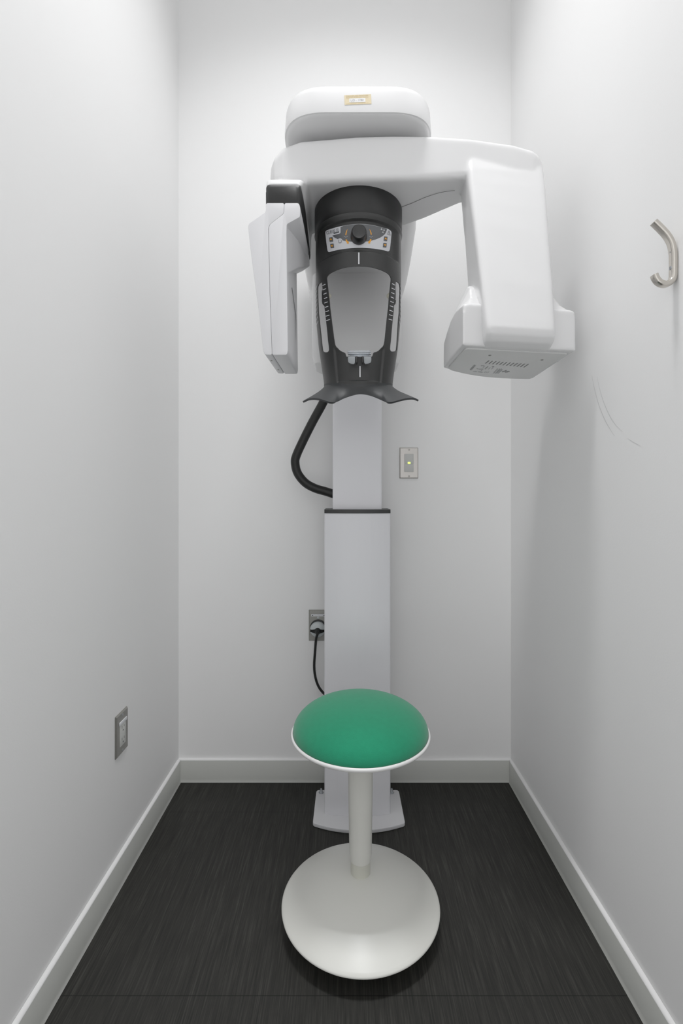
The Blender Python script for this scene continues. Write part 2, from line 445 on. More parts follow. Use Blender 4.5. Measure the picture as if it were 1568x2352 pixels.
# --- rotating arm: beam and right-hand post blended together
mb = MB()
beam = [(-0.199,1.275,1.39,1.875,1.905,.014),(-0.194,1.255,1.41,1.862,1.922,.02),(-0.183,1.238,1.43,1.853,1.936,.024),(-0.160,1.224,1.45,1.848,1.947,.02),
        (-0.114,1.214,1.465,1.845,1.954,.016),(0.028,1.203,1.478,1.845,1.957,.014),(0.12,1.200,1.455,1.845,1.957,.014),(0.22,1.199,1.385,1.845,1.955,.014),
        (0.308,1.196,1.315,1.848,1.947,.014),(0.415,1.195,1.30,1.85,1.931,.014),(0.465,1.198,1.295,1.851,1.919,.014),(0.482,1.203,1.29,1.853,1.911,.016),(0.4915,1.213,1.28,1.86,1.900,.014)]
rings = []
for x, yf, yb, zb, zt, r in beam:
    rings.append([(x, y, z) for y, z in rrect((yf+yb)/2, (zb+zt)/2, (yb-yf)/2, (zt-zb)/2, r, 5)])
mb.loft(rings)
post = [(1.9, 0.297, 0.4945, 1.1965, 1.2075, 1.285), (1.86, 0.298, 0.496, 1.183, 1.2, 1.275), (1.82, 0.2995, 0.496, 1.1734, 1.1916, 1.268), (1.76, 0.302, 0.495, 1.1592, 1.1788, 1.26), (1.7, 0.305, 0.4935, 1.1449, 1.1661, 1.25), (1.55, 0.311, 0.49, 1.1092, 1.1343, 1.235), (1.46, 0.3145, 0.487, 1.0878, 1.1152, 1.23), (1.44, 0.316, 0.486, 1.083, 1.111, 1.23), (1.425, 0.3165, 0.486, 1.085, 1.113, 1.23), (1.412, 0.3185, 0.485, 1.097, 1.125, 1.23), (1.404, 0.322, 0.483, 1.118, 1.145, 1.23)]
rings = []
for z, x0, x1, yl, yr, yb in post:
    ring = round_poly([(x0, yl), (x1, yr), (x1+0.002, yb+0.01), (x0, yb)], 0.018, 5)
    rings.append([(x, y, z) for x, y in ring])
mb.loft(rings)
# sensor-side mount hanging below the left end
rings = []
for z, x0, x1, y0, y1 in ((1.86,-.190,-.098,1.23,1.455),(1.838,-.192,-.101,1.195,1.46),(1.825,-.194,-.104,1.172,1.46),(1.808,-.194,-.106,1.166,1.46)):
    rings.append([(x, y, z) for x, y in round_poly([(x0,y0),(x1,y0),(x1,y1),(x0,y1)], 0.012, 4)])
mb.loft(rings)
mb.loft([[(x, y, z) for y, z in ((1.36,1.86),(1.46,1.86),(1.46,1.80),(1.44,1.775),(1.40,1.78),(1.36,1.806))] for x in (-.185,-.104)])
arm = mb.build('rotating_arm', M['plastic'], xm, weld=False)
bake(arm, [('REMESH', dict(mode='VOXEL', voxel_size=0.0032, use_smooth_shade=True)), ('SMOOTH', dict(factor=0.5, iterations=9))])
for p in arm.data.polygons: p.use_smooth = True

# parting line under the arm to the right of the collar
mb = MB()
c = bez([at_z(px, py, 1.8442) for px, py in ((918,477),(945,467),(975,454),(1005,444),(1030,439),(1044,438))], 8)
mb.tube(c, 0.0006, 6)
mb.build('parting_line', M['seam'], arm)

# --- tube head
A, B, C, D = Vector((.2695,1.1125,0)), Vector((.5495,1.156,0)), Vector((.558,1.443,0)), Vector((.2659,1.3185,0))
secs = [(0.0,1.498,1.502,.012,.0),(0.06,1.503,1.508,.02,.0),(0.14,1.504,1.530,.028,.0),(0.24,1.506,1.562,.032,.0),(0.34,1.508,1.576,.034,.004),(0.46,1.508,1.566,.034,.008),
        (0.62,1.505,1.543,.026,.012),(0.82,1.49,1.512,.012,.016),(1.0,1.470,1.482,.006,.0)]
rings = []
for t, zs, zt, ins, bul in secs:
    Lp, Rp = A+(D-A)*t, B+(C-B)*t; u = (Rp-Lp); W = u.length; u.normalize(); dp = Vector((-u.y, u.x, 0))
    prof = [(0,1.405),(W*.33,1.405),(W*.66,1.405),(W,1.405),(W,zs-0.03),(W-0.001,zs),(W-ins,zt),(W*.6,zt),(W*.4,zt),(ins,zt),(0.001,zs),(0,zs-0.03)]
    ring = []
    for a, z in prof:
        extra = 0.036*math.sin(PI*a/W) if t == 1.0 else 0
        p = Lp+u*a+dp*extra; ring.append((p.x, p.y, z))
    rings.append(ring)
tb = MB().loft(rings).build('tube_head', M['plastic'], xm, weld=False)
bake(tb, [('REMESH', dict(mode='VOXEL', voxel_size=0.003, use_smooth_shade=True)), ('SMOOTH', dict(factor=0.5, iterations=8))])
for p in tb.data.polygons: p.use_smooth = True
# grey bottom cover with slots, screws and rating label
rear = [tuple((D+(C-D)*k/10+Vector((-.3,.9,0))*0.0+Vector((-(C-D).y,(C-D).x,0)).normalized()*0.034*math.sin(PI*k/10)).to_2d()) for k in range(11)]
cov = [(A.x+.010, A.y+.016), (B.x-.011, B.y+.016)]+[(p[0]+(.01 if i == 0 else (-.012 if i == 10 else 0)), p[1]-.010) for i, p in reversed(list(enumerate(rear)))]
cov = round_poly(cov, [.012,.012,.02]+[.004]*9+[.02], 4)
bc = MB().loft([[(x, y, z) for x, y in cov] for z in (1.4015, 1.4070)]).build('bottom_cover', M['grey'], tb, bevel=0.001, bseg=2)
zz = 1.4009
def tz(zx, zy): return (1060+zx/7.84, 810+zy/7.84)
mb = MB()
for k in range(12):
    t = k/11; a = (492+(1203-492)*t, 143+(207-143)*t); b = (428+(1118-428)*t, 196+(265-196)*t)
    w = 9
    q = [at_z(*tz(a[0]-w, a[1]), zz), at_z(*tz(a[0]+w, a[1]+2), zz), at_z(*tz(b[0]+w, b[1]+2), zz), at_z(*tz(b[0]-w, b[1]), zz)]
    mb.add(q, [(0,1,2,3)])
mb.build('vent_slots', M['seam'], tb, smooth=False, weld=False)
mb = MB()
def dash(x0, y0, x1, y1, w, mi=0):
    d = Vector((x1-x0, y1-y0)).normalized(); n = Vector((-d.y, d.x))*w
    mb.add([at_z(*tz(x+sx_*n.x, y+sx_*n.y), zz) for x, y, sx_ in ((x0,y0,-1),(x1,y1,-1),(x1,y1,1),(x0,y0,1))], [(0,1,2,3)], mi)
for a in ((150,312,235,225,9),(165,322,255,228,3),(345,240,400,232,3),(380,270,415,236,4),(420,300,478,245,5),(480,300,520,268,3),(530,300,570,275,3),(270,285,300,300,3),
          (310,300,390,298,3),(345,330,372,315,4),(205,335,275,348,3),(290,350,375,355,4),(405,362,430,342,3),(432,366,458,345,3),(460,366,495,346,3),
          (572,374,650,292,4),(600,378,690,292,4),(628,378,720,290,4),(655,376,735,304,4)):
    dash(*a)
for cx_, cy_ in ((745,345),(790,335),(840,345),(800,352)):
    dash(cx_-22, cy_+3, cx_+22, cy_-3, 9)
mb.build('rating_label', M['inkl'], tb, smooth=False, weld=False)
for zx, zy in ((506,48),(1445,130)):
    mb = MB(); p = at_z(*tz(zx, zy), 1.4013); screw_head(mb, p, '-z', 0.0036, 0.001, 0, 1, (1,1,0)); mb.build('cover_screw', [M['steeld'], M['ink']], tb)
mb = MB(); p = at_z(*tz(562,257), 1.4013); screw_head(mb, p, '-z', 0.003, 0.0004, 1, 1, (1,0,0)); mb.build('plug_hole', [M['steeld'], M['ink']], tb)

# --- sensor bracket (black) and sensor head (white, two shells)
mb = MB()
rings = []
for y, x0, x1, zb, zt in ((1.160,-.186,-.112,1.756,1.802),(1.166,-.1922,-.108,1.748,1.809),(1.20,-.193,-.106,1.742,1.8085),(1.25,-.193,-.104,1.737,1.803),(1.32,-.190,-.102,1.733,1.776),(1.375,-.18,-.1005,1.731,1.752),(1.385,-.175,-.102,1.732,1.742)):
    rings.append([(x, y, z) for x, z in round_poly([(x0,zb),(x1,zb),(x1,zt),(x0,zt)], 0.010, 4)])
mb.loft(rings)
# short side wings that clasp the sensor head
mb.loft([[(x, y, z) for y, z in ((1.165,1.79),(1.166,1.752),(1.190,1.722),(1.23,1.735),(1.23,1.79))] for x in (-.1925,-.1895)])
mb.build('sensor_bracket', M['black'], xm, angle=40)
def prof_ring(y, pts): return [(x, y, z) for x, z in pts]
# outline of the inner shell (towards the axis) and outer shell (away), front elevation at y = 1.15
inner = [(-.146,1.755),(-.112,1.755),(-.1085,1.745),(-.109,1.722),(-.1405,1.705),(-.1415,1.68),(-.1380,1.404),(-.1400,1.394),(-.1750,1.394),(-.1805,1.545),(-.1837,1.695),(-.1805,1.704),(-.1475,1.730)]
outer = [(-.190,1.755),(-.1466,1.755),(-.1480,1.730),(-.1812,1.7037),(-.1845,1.695),(-.1812,1.545),(-.1757,1.394),(-.1930,1.3945),(-.1965,1.404),(-.2085,1.51),(-.221,1.60),(-.2285,1.66),(-.2325,1.70),(-.2300,1.7070),(-.192,1.733),(-.190,1.738)]
def loftY(pts, ys, name, m, rr=0.004):
    P = round_poly(pts, rr, 3)
    mb = MB(); mb.loft([[(x+dx, y, z) for x, z in P] for y, dx in ys])
    return mb.build(name, m, xm, bevel=0.0016, angle=45)
sh = loftY(inner, ((1.150, 0), (1.338, 0.0055)), 'sensor_head', M['plastic2'])
so = loftY(outer, ((1.150, 0), (1.334, 0.0055)), 'sensor_head_cover', M['plastic2'])
# deep block on the inner side of the sensor head
rings = []
for x, q in ((-.1415, ((1.158,1.704),(1.345,1.745),(1.345,1.672),(1.16,1.592))),
             (-.122, ((1.245,1.724),(1.372,1.746),(1.372,1.694),(1.25,1.648))),
             (-.104, ((1.360,1.741),(1.390,1.744),(1.390,1.717),(1.362,1.702)))):
    rings.append([(x, y, z) for y, z in round_poly(q, 0.005, 3)])
MB().loft(rings).build('sensor_block', M['plastic2'], sh, angle=50)
# thin frame line of the sensor window and the cover screws
mb = MB()
def onin(y, z): 
    return (-.1387+(1.69-z)*-0.0101+0.0055*(y-1.15)/0.188+0.0012, y, z)
wl = [onin(1.225,1.585), onin(1.297,1.545), onin(1.305,1.530), onin(1.305,1.425)]
wl = [(p[0], p[1], p[2]) for p in wl]
mb.tube(wl, 0.0009, 6)
mb.build('window_seam', M['seam'], sh)
for px, py in ((623,828),(639,849)):
    mb = MB(); p = at_z(px, py, 1.3942); screw_head(mb, p, '-z', 0.0026, 0.0012, 0, 0, (1,0,0)); mb.build('cover_screw', M['steeld'], so)
# --- collar under the arm
mb = MB()
mb.lathe([(0.1165,1.850),(0.1208,1.842),(0.1210,1.79),(0.1205,1.780),(0.1185,1.7765),(0.1145,1.7765)], (0.0345, AY, 0), 96)
mb.build('swivel_collar', M['black'], xm, angle=50)

# --- head support: curved front shell with a large opening and two long side slots
FX = 0.0345
WT = [(1.3535,.0940),(1.381,.0968),(1.4657,.1096),(1.55,.1175),(1.647,.1184),(1.78,.1182)]
DT = [(1.30,.104),(1.40,.107),(1.50,.113),(1.64,.1182),(1.78,.1182)]
def recess(th, z):
    d = 0.0
    # panel recess
    a = abs(math.degrees(th))
    pm = (1-sstep(52, 68, a))*sstep(1.678, 1.684, z)*(1-sstep(1.7585, 1.7640, z))
    d += 0.0080*pm
    # lower rectangular recess
    x = abs(math.sin(th))*interp(z, WT)
    d += 0.0045*(1-sstep(.0600+(z-1.40)*0.09, .0640+(z-1.40)*0.09, x))*sstep(1.3525, 1.356, z)*(1-sstep(1.436, 1.447, z))
    return d
def fsurf(th, z, off=0.0):
    w = interp(z, WT)-recess(th, z)+off; d = interp(z, DT)-recess(th, z)+off
    return Vector((FX+w*math.sin(th), AY-d*math.cos(th), z))
def ray_tz(px, py, off=0.0):
    Y = 1.24
    for _ in range(40):
        x = (px-CX)*Y/F; z = H-(py-CY)*Y/F
        w = interp(z, WT)+off; s = max(-0.995, min(0.995, (x-FX)/w)); th = math.asin(s)
        Yn = AY-(interp(z, DT)+off-recess(th, z))*math.cos(th)
        Y = 0.5*Y+0.5*Yn
    return th, H-(py-CY)*Y/F
def z3(p): return (720+p[0]/7.467, 600+p[1]/7.467)
K = 0.118      # angle -> length scale for triangulation
openL = [(232,300),(240,268),(262,238),(300,208),(400,158),(550,112),(680,96),(780,92),(880,96),(1000,110),(1150,158),(1250,205),(1285,235),(1308,268),(1318,300),
         (1318,340),(1300,500),(1285,650),(1250,1000),(1215,1380),(1208,1420),(1190,1470),(1165,1505),(1130,1535),(1090,1555),(1050,1562),(1036,1580),(1028,1612),(1010,1637),
         (780,1637),(552,1637),(540,1612),(532,1580),(515,1565),(470,1550),(420,1520),(385,1478),(370,1440),(362,1400),(325,1100),(300,900),(280,700),(255,500),(236,340)]
slotL = [(140,350),(118,368),(96,400),(82,440),(78,500),(80,600),(90,800),(115,1080),(145,1360),(165,1530),(172,1550),(190,1562),(235,1560),(255,1545),(263,1515),(258,1450),(235,1240),(210,1000),(185,760),(165,590),(150,450)]
slotR = [(1410,335),(1430,350),(1452,380),(1466,415),(1470,460),(1468,560),(1460,740),(1445,1000),(1425,1300),(1408,1520),(1400,1540),(1380,1550),(1340,1550),(1320,1535),(1311,1505),(1316,1440),(1335,1240),(1358,1000),(1380,770),(1398,580),(1404,440)]
TH = 0.0026
def tzl(loop, inner):
    r = [ray_tz(*z3(p), -TH*inner(p)) for p in loop]; return [(t*K, z) for t, z in r]
holes_ = [tzl(openL, lambda p: 1-sstep(1250, 1560, p[1])), tzl(slotL, lambda p: float(p[0] < 100+0.075*(p[1]-450))), tzl(slotR, lambda p: float(p[0] > 1440-0.06*(p[1]-450)))]
EDGE = math.radians(91)
zt_ = 1.7768
def zbot(th): return 1.3545-0.020*max(0, math.cos(th))**2
extra_ = []
for sg in (-1, 1):
    for i in range(56):
        z = 1.353+0.0022*i
        for xx in (.0592, .0606, .0620, .0634, .0648): extra_.append((sg*K*math.asin(min(.99, (xx+(z-1.40)*0.09)/interp(z, WT))), z))
for i in range(61):
    for z in (1.3510, 1.3523, 1.3534, 1.3547, 1.3558, 1.357): extra_.append(((-32+64*i/60)*PI/180*K, z))
    for z in (1.6765, 1.678, 1.680, 1.682, 1.684, 1.6855, 1.757, 1.7585, 1.760, 1.7615, 1.763, 1.7645): extra_.append(((-63+126*i/60)*PI/180*K, z))
outl = [(th*K, zbot(th)) for th in [EDGE*(-1+2*i/40) for i in range(41)]]+[(EDGE*K, zt_), (-EDGE*K, zt_)]
v2, f2 = fill(dens(outl, 0.006), [dens(l, 0.004) for l in holes_], 0.004, extra_)
mb = MB(); mb.add([fsurf(a/K, b) for a, b in v2], f2)
fr = mb.build('head_support', M['weave'], xm, angle=60, weld=False)
# make sure the shell grows inwards
bm = bmesh.new(); bm.from_mesh(fr.data)
s_ = sum((f.normal.dot(f.calc_center_median()-Vector((FX, AY, f.calc_center_median().z))))*f.calc_area() for f in bm.faces)
if s_ < 0: bmesh.ops.reverse_faces(bm, faces=bm.faces)
bm.to_mesh(fr.data); bm.free()
bake(fr, [('SOLIDIFY', dict(thickness=TH, offset=-1.0, use_even_offset=False))])
for p in fr.data.polygons: p.use_smooth = True
fr.data.set_sharp_from_angle(angle=math.radians(55))
# raised lip below the collar
mb = MB(); rings = []
for i in range(73):
    th = math.radians(-92+184*i/72)
    base = [(1.7768,.0025),(1.774,.0032),(1.769,.0022),(1.7645,-.0002),(1.7645,-.003),(1.7768,-.003)]
    rings.append([fsurf(th, z)+Vector((math.sin(th), -math.cos(th), 0))*(o+recess(th, z)) for z, o in base])
mb.loft(rings); mb.build('support_lip', M['weave'], fr, angle=50)

# --- chin rest: flared strip with two wings under the head support
colsn = [  # (theta deg on the support), bottom edge pixel and depth
 (0,(828,905),1.243),(12,(810,908),1.241),(24,(791,914.5),1.234),(34,(779,920.5),1.222),(42,(770,923.8),1.205),(50,(760,923.5),1.196),(58,(748,920),1.195),
 (66,(735,916),1.200),(74,(720,914.5),1.212),(82,(707,916),1.230),(88,(698.5,920),1.246),(91,(694.5,921.5),1.255)]
right = {0:(828,905),12:(848,908),24:(866,915),34:(878,920.5),42:(886.5,923.8),50:(897,923.5),58:(909,920.5),66:(922,917),74:(936,914.5),82:(949,914),88:(957.5,916.5),91:(961.5,918.5)}
cols = []
for th, pb, Y in reversed(colsn): cols.append((-th, pb, Y))
for th, pb, Y in colsn[1:]: cols.append((th, right[th], Y+0.002))
dens_cols = []
N_ = 6
base3 = [(c[0], at(*c[1], c[2])) for c in cols]
thl = bez([Vector((c[0], 0, 0)) for c in base3], N_); btl = bez([c[1] for c in base3], N_)
grid = []
for tv, pb in zip(thl, btl):
    th = math.radians(max(-91, min(91, tv.x))); a = abs(tv.x); k = sstep(14, 62, a)
    top = fsurf(th, zbot(th)+0.004)
    L0 = (pb-top).length; out = (pb-top); dz = out.z; out.z = 0
    t0 = Vector((0, 0, -1))*L0*(0.9*(1-k)+0.55*k)+out*0.9*k
    t1 = Vector((0, 0, -1))*L0*(0.9*(1-k)+0.38*k)+out*0.8*k
    rowp = []
    for i in range(15):
        t = i/14; h00 = 2*t**3-3*t*t+1; h10 = t**3-2*t*t+t; h01 = -2*t**3+3*t*t; h11 = t**3-t*t
        rowp.append(top*h00+t0*h10+pb*h01+t1*h11)
    rowp.insert(0, fsurf(th, zbot(th)+0.009, 0.0004))
    grid.append(rowp)
mb = MB(); mb.loft(grid, caps=False, closed=False)
cr = mb.build('chin_rest', M['chin'], xm, angle=180, weld=False)
bm = bmesh.new(); bm.from_mesh(cr.data)
s_ = sum(f.normal.y*f.calc_area() for f in bm.faces)
if s_ > 0: bmesh.ops.reverse_faces(bm, faces=bm.faces)
bm.to_mesh(cr.data); bm.free()
bake(cr, [('SOLIDIFY', dict(thickness=0.0048, offset=-1.0, use_even_offset=False)), ('BEVEL', dict(width=0.0018, segments=3, limit_method='ANGLE', angle_limit=math.radians(50)))])
for p in cr.data.polygons: p.use_smooth = True

# --- printed marks on the support
def ribbon(mb, pxpts, w, off, mi=0):
    """thin strip on the support's surface; pxpts = [(px,py)...], w = half width in pixels"""
    n = len(pxpts); v = []
    P = [Vector(p) for p in pxpts]
    for i, p in enumerate(P):
        t = (P[min(i+1,n-1)]-P[max(i-1,0)]).normalized(); q = Vector((-t.y, t.x))*w
        for s in (1, -1):
            th, z = ray_tz(p.x+q.x*s, p.y+q.y*s); v.append(fsurf(th, z, off))
    mb.add(v, [(2*i, 2*i+1, 2*i+3, 2*i+2) for i in range(n-1)], mi)
mb = MB()
ribbon(mb, [(823.8, 580.5+k*4.4) for k in range(7)], 1.35, 0.0012)
mb.build('alignment_mark', M['mark'], fr, smooth=False, weld=False)
mb = MB()
ribbon(mb, [(826.5, 841+k*4.2) for k in range(7)], 1.35, 0.0012)
mb.build('alignment_mark', M['mark'], fr, smooth=False, weld=False)
sm = [MB() for _ in range(4)]
for k in range(9):
    t = k/8
    ribbon(sm[0], [z3((157+(222-157)*t, 418+(1020-418)*t)), z3((207+(284-207)*t, 395+(1000-395)*t))], 0.75, 0.0009)
    ribbon(sm[1], [z3((1392+(1342-1392)*t, 412+(1012-412)*t)), z3((1340+(1282-1340)*t, 385+(992-385)*t))], 0.75, 0.0009)
    for i, sgn in ((2, -1), (3, 1)):
        z = 1.625-0.0955*t; v = []
        for q, dz in ((70.5, 0.0), (80, -0.0032)):
            th = sgn*math.radians(q)
            v += [fsurf(th, z+dz+0.0008, 0.0008), fsurf(th, z+dz-0.0008, 0.0008)]
        sm[i].add(v, [(0,1,3,2)])
for mb in sm: mb.build('scale_marks', M['mark'], fr, smooth=False, weld=False)

# --- control panel
def z5(p): return (720+p[0]/7.467, 490+p[1]/7.467)
def decal(mb, loop, off, mi=0, step=5.0, dd=4.0):
    """loop in close-up coordinates of the panel -> wrapped on the support"""
    L_ = dens([z5(p) for p in loop], dd)
    v, f = fill(L_, [], step)
    mb.add([fsurf(*ray_tz(*p), off) for p in v], f, mi)
pl = [(165,355),(163,330),(172,308),(192,292)]+[(190+250*t/8, 292-68*t/8-3*math.sin(PI*t/8)) for t in range(1,9)]
pl += [(440+(1290-440)*t/16, 224-47*math.sin(PI*min(1,t/15.4)*0.98)+(266-224)*(t/16)**2) for t in range(1,17)]
pl += [(1330,282),(1360,305),(1372,335),(1366,400),(1350,560),(1341,620),(1330,645),(1308,655)]
pl += [(1308-(1308-235)*t/16, 655-67*math.sin(PI*t/16)**0.8+12*t/16) for t in range(1,17)]
pl += [(215,660),(203,640),(190,560)]
mb = MB(); decal(mb, pl, 0.0008, 0, 6)
gr = [(441,240),(441,330),(434,345),(415,353),(290,385),(320,410),(355,430),(392,447),(408,436),(428,430),(450,434),(468,448),(480,470),(560,482),(640,489),(775,492),(910,487),(1000,474),(1080,452),(1150,426),(1200,400),(1240,368),(1265,335),(1280,300),(1288,270)]
gr += [(1290-(1290-441)*t/16, 224-45*math.sin(PI*min(1,(16-t)/15.4)*0.98)+(266-224)*((16-t)/16)**2+3) for t in range(1,16)]
decal(mb, gr, 0.0012, 1, 6)
def disc(cx, cy, rx, ry=None, n=20, rot=0): 
    ry = ry or rx
    return [(cx+rx*math.cos(2*PI*k/n), cy+ry*math.sin(2*PI*k/n)) for k in range(n)]
def stroke(pts, w):
    P = [Vector(p) for p in pts]; a, b = [], []
    n = len(P)
    for i, p in enumerate(P):
        t = (P[min(i+1,n-1)]-P[max(i-1,0)]).normalized(); q = Vector((-t.y, t.x)); ww = w[i] if isinstance(w, (list, tuple)) else w
        a.append(tuple(p+q*ww)); b.append(tuple(p-q*ww))
    return a+b[::-1]
O2, O3 = 0.0015, 0.0018
ring = [(432+28*math.cos(a), 482+30*math.sin(a)) for a in [math.radians(-60+300*k/16) for k in range(17)]]
decal(mb, stroke(ring, 3.2), O2, 2, None)
for pts, w in (([(568,280),(553,310),(543,345),(538,380)], [2,6,9,8]), ([(970,280),(985,310),(995,345),(1000,372)], [2,6,9,8])):
    decal(mb, stroke(pts, w), O2, 3, None)
decal(mb, [(532,455),(555,450),(566,478),(590,490),(594,525),(552,522),(560,505),(543,490)], O2, 3, None)
decal(mb, [(1004,448),(982,444),(972,470),(948,486),(946,520),(982,520),(978,502),(996,485)], O2, 3, None)
for cx_ in (540, 997):
    for dx in (-22, 22): decal(mb, stroke([(cx_+dx-12, 402),(cx_+dx+12, 404)], 2.5), O2, 4, None)
    decal(mb, stroke([(cx_-8, 412),(cx_, 418),(cx_+8, 412)], 2.5), O2, 4, None)
for tri in ([(1185,252),(1205,292),(1170,285)],[(1232,268),(1250,310),(1214,300)],[(1212,308),(1230,345),(1194,338)]):
    decal(mb, tri, O2, 4, None)
for a, b in (((1322,300),(1290,362)),((1290,362),(1348,380)),((1348,380),(1322,300))): decal(mb, stroke([a, b], 2.6), O2, 2, None)
decal(mb, stroke([(1321,322),(1322,352)], 2.6), O2, 2, None)
def ptext(t, cx_, cy_, w, h, rot, mi, off=O2):
    tv, tf = fit_text(t, w, h); c, s = math.cos(rot), math.sin(rot)
    mb.add([fsurf(*ray_tz(*z5((cx_+a*c+b*s, cy_+a*s-b*c))), off) for a, b in tv], tf, mi)
ptext('CS 8100 3D', 300, 312, 236, 54, -0.235, 2)
decal(mb, stroke([(318,347),(416,324)], 9), O2, 2, None)
decal(mb, stroke([(185,362),(310,335)], 2), O2, 4, None)
decal(mb, stroke([(771,545),(771,566)], 2), O2, 4, None)
cp = mb.build('control_panel', [M['panelw'], M['panelg'], M['ink'], M['orange'], M['pale']], xm, smooth=True, weld=False)
cp['label'] = 'light grey printed control panel'
def button(cx_, cy_, up, rot):
    mb = MB(); c, s = math.cos(rot), math.sin(rot)
    def tr(p): return (cx_+p[0]*c-p[1]*s, cy_+p[0]*s+p[1]*c)
    L_ = [tr(p) for p in rrect(0, 0, 30, 36, 5, 3)]
    v, f = fill(dens([z5(p) for p in L_], 3), [], None)
    a = [fsurf(*ray_tz(*p), 0.0008) for p in v]; n = len(L_)
    mb.add([fsurf(*ray_tz(*p), 0.0021) for p in v], f, 0)
    rim = [z5(p) for p in L_]
    mb.loft([[fsurf(*ray_tz(*p), o) for p in rim] for o in (0.0006, 0.0021)], caps=False)
    sgn = -1 if up else 1
    tri = [tr((0, 24*sgn)), tr((23, -16*sgn)), tr((0, -9*sgn)), tr((-23, -16*sgn))]
    decal(mb, tri, 0.0025, 1, None)
    mb.build('arrow_button', [M['panelg'], M['orange']], cp, smooth=False, weld=False)
button(273, 452, True, -0.12); button(291, 562, False, -0.12); button(1259, 440, True, 0.12); button(1246, 550, False, 0.12)
kc = at(823.6, 543.5, 1.2335)
mb = MB(); mb.lathe([(0.0195, 0.006),(0.0212, 0.0),(0.0210,-0.003),(0.0192,-0.020),(0.0183,-0.0245),(0.0165,-0.0262),(0.0145,-0.0256),(0.0005,-0.0245)], kc, 48, axis='y')
mb.build('knob', M['knob'], cp, angle=40)

# --- bite block holder on the lower edge of the opening
Yb_ = 1.236
bl = MB()
def pbox(px0, py0, px1, py1, y0, y1, r=0.0015):
    a, b = at(px0, py1, y0), at(px1, py0, y0)
    bl.loft([[(x, y, z) for x, z in round_poly([(a.x,a.z),(b.x,a.z),(b.x,b.z),(a.x,b.z)], r, 3)] for y in (y0, y1)])
pbox(798, 804.8, 851.5, 808.5, Yb_-0.012, Yb_+0.012)
pbox(799.5, 810.5, 852, 812.8, Yb_-0.010, Yb_+0.012)
pbox(800, 808, 804, 819, Yb_-0.006, Yb_+0.010)
pbox(847, 808, 851.5, 819, Yb_-0.006, Yb_+0.010)
pbox(803, 813, 848, 820, Yb_+0.004, Yb_+0.010)
bb = bl.build('bite_block_holder', M['clear'], xm, angle=40)
for sgn in (0, 1):
    q = [(798.5,819),(815.5,819),(815,833),(813,836),(806,835.5),(800.5,833),(798.8,829)] if sgn == 0 else [(835,819),(852.5,819),(852.5,829),(851,833),(846,835),(838,836),(836,833)]
    P = [at(*p, Yb_-0.013) for p in q]
    ring = round_poly([(p.x, p.z) for p in P], 0.0025, 3)
    o = MB().loft([[(x, y, z) for x, z in ring] for y in (Yb_-0.013, Yb_-0.009)]).build('side_flap', M['clear2'], bb, angle=40, bevel=0.0006, bseg=2)
    px = 818.7 if sgn == 0 else 832.6
    mb = MB(); mb.tube([at(px, 819.5, Yb_-0.011), at(px, 823, Yb_-0.013), at(px-0.2, 832, Yb_-0.0135), at(px-0.4, 836.5, Yb_-0.010)], [0.0026,0.0027,0.0026,0.0022], 12)
    mb.build('prong', M['knob'], bb)
    P = at(px-0.5, 836, Yb_-0.009)
# --- temple rests peeping out behind the struts
for sgn, tip in ((-1, (760.8, 681)), (1, (887.2, 680))):
    bx = 746 if sgn < 0 else 902
    c0 = at(bx, 680, 1.302)
    mb = MB(); mb.lathe([(0.0005,-0.008),(0.013,-0.0078),(0.017,-0.004),(0.018,0.002),(0.016,0.006),(0.0005,0.0065)], (c0.x, c0.y, c0.z+0.001), 24, axis='x')
    tr = mb.build('temple_rest', M['knob'], xm)
    e = at(tip[0], tip[1], 1.302); ln = e.x-(c0.x)
    mb = MB(); mb.lathe([(0.013, 0.0),(0.0125, ln*0.3),(0.007, ln*0.75),(0.0028, ln*0.97),(0.0004, ln)], (c0.x, c0.y, c0.z), 20, axis='x')
    mb.build('rubber_tip', M['pad'], tr)
    mb = MB(); mb.tube([at(bx+sgn*4, 690, 1.298), at(bx+sgn*3, 697, 1.298), at(bx-sgn*2, 703, 1.298)], [0.004,0.0038,0.003], 10)
    mb.build('lever', M['knob'], tr)
# --- cable hose beside the column
hp = [(770,880,1.655),(752,905,1.66),(738,932,1.665),(716,972,1.668),(695,1014,1.67),(681,1045,1.67),(677.5,1062,1.67),(683,1086,1.67),(700,1108,1.67),(722,1121,1.668),(748,1129,1.665),(775,1137,1.66),(800,1140,1.657)]
c = bez([at(*p) for p in hp], 10); mb = MB(); mb.tube(c, 0.0152, 20)
mb.build('cable_hose', M['rubber'], xm, angle=60)

# ================================================================== STOOL
SX, SY = 0.0365, 1.208
sto = thing('wobble_stool', 'round wobble stool with green fabric seat and white domed base in front of the machine', 'stool', (SX, SY, 0))
c0 = (SX, SY, 0)
MB().lathe([(0.0005,0.120),(0.03,0.1185),(0.06,0.1125),(0.10,0.099),(0.14,0.080),(0.17,0.064),(0.188,0.0545),(0.1935,0.0515),(0.1955,0.0490),(0.1950,0.0465),(0.191,0.0445),(0.165,0.030),(0.13,0.010),(0.11,0.0012),(0.0005,0.0005)], c0, 128).build('base', M['stool'], sto, angle=50)
MB().lathe([(0.0005,0.112),(0.0245,0.112),(0.0247,0.140),(0.0243,0.168),(0.0005,0.168)], c0, 64).build('collar', M['collar'], sto)
MB().lathe([(0.0005,0.152),(0.0258,0.152),(0.0265,0.154),(0.0265,0.163),(0.0278,0.168),(0.0300,0.29),(0.0312,0.40),(0.033,0.440),(0.05,0.452),(0.0005,0.452)], c0, 64).build('post', M['stool'], sto, angle=40)
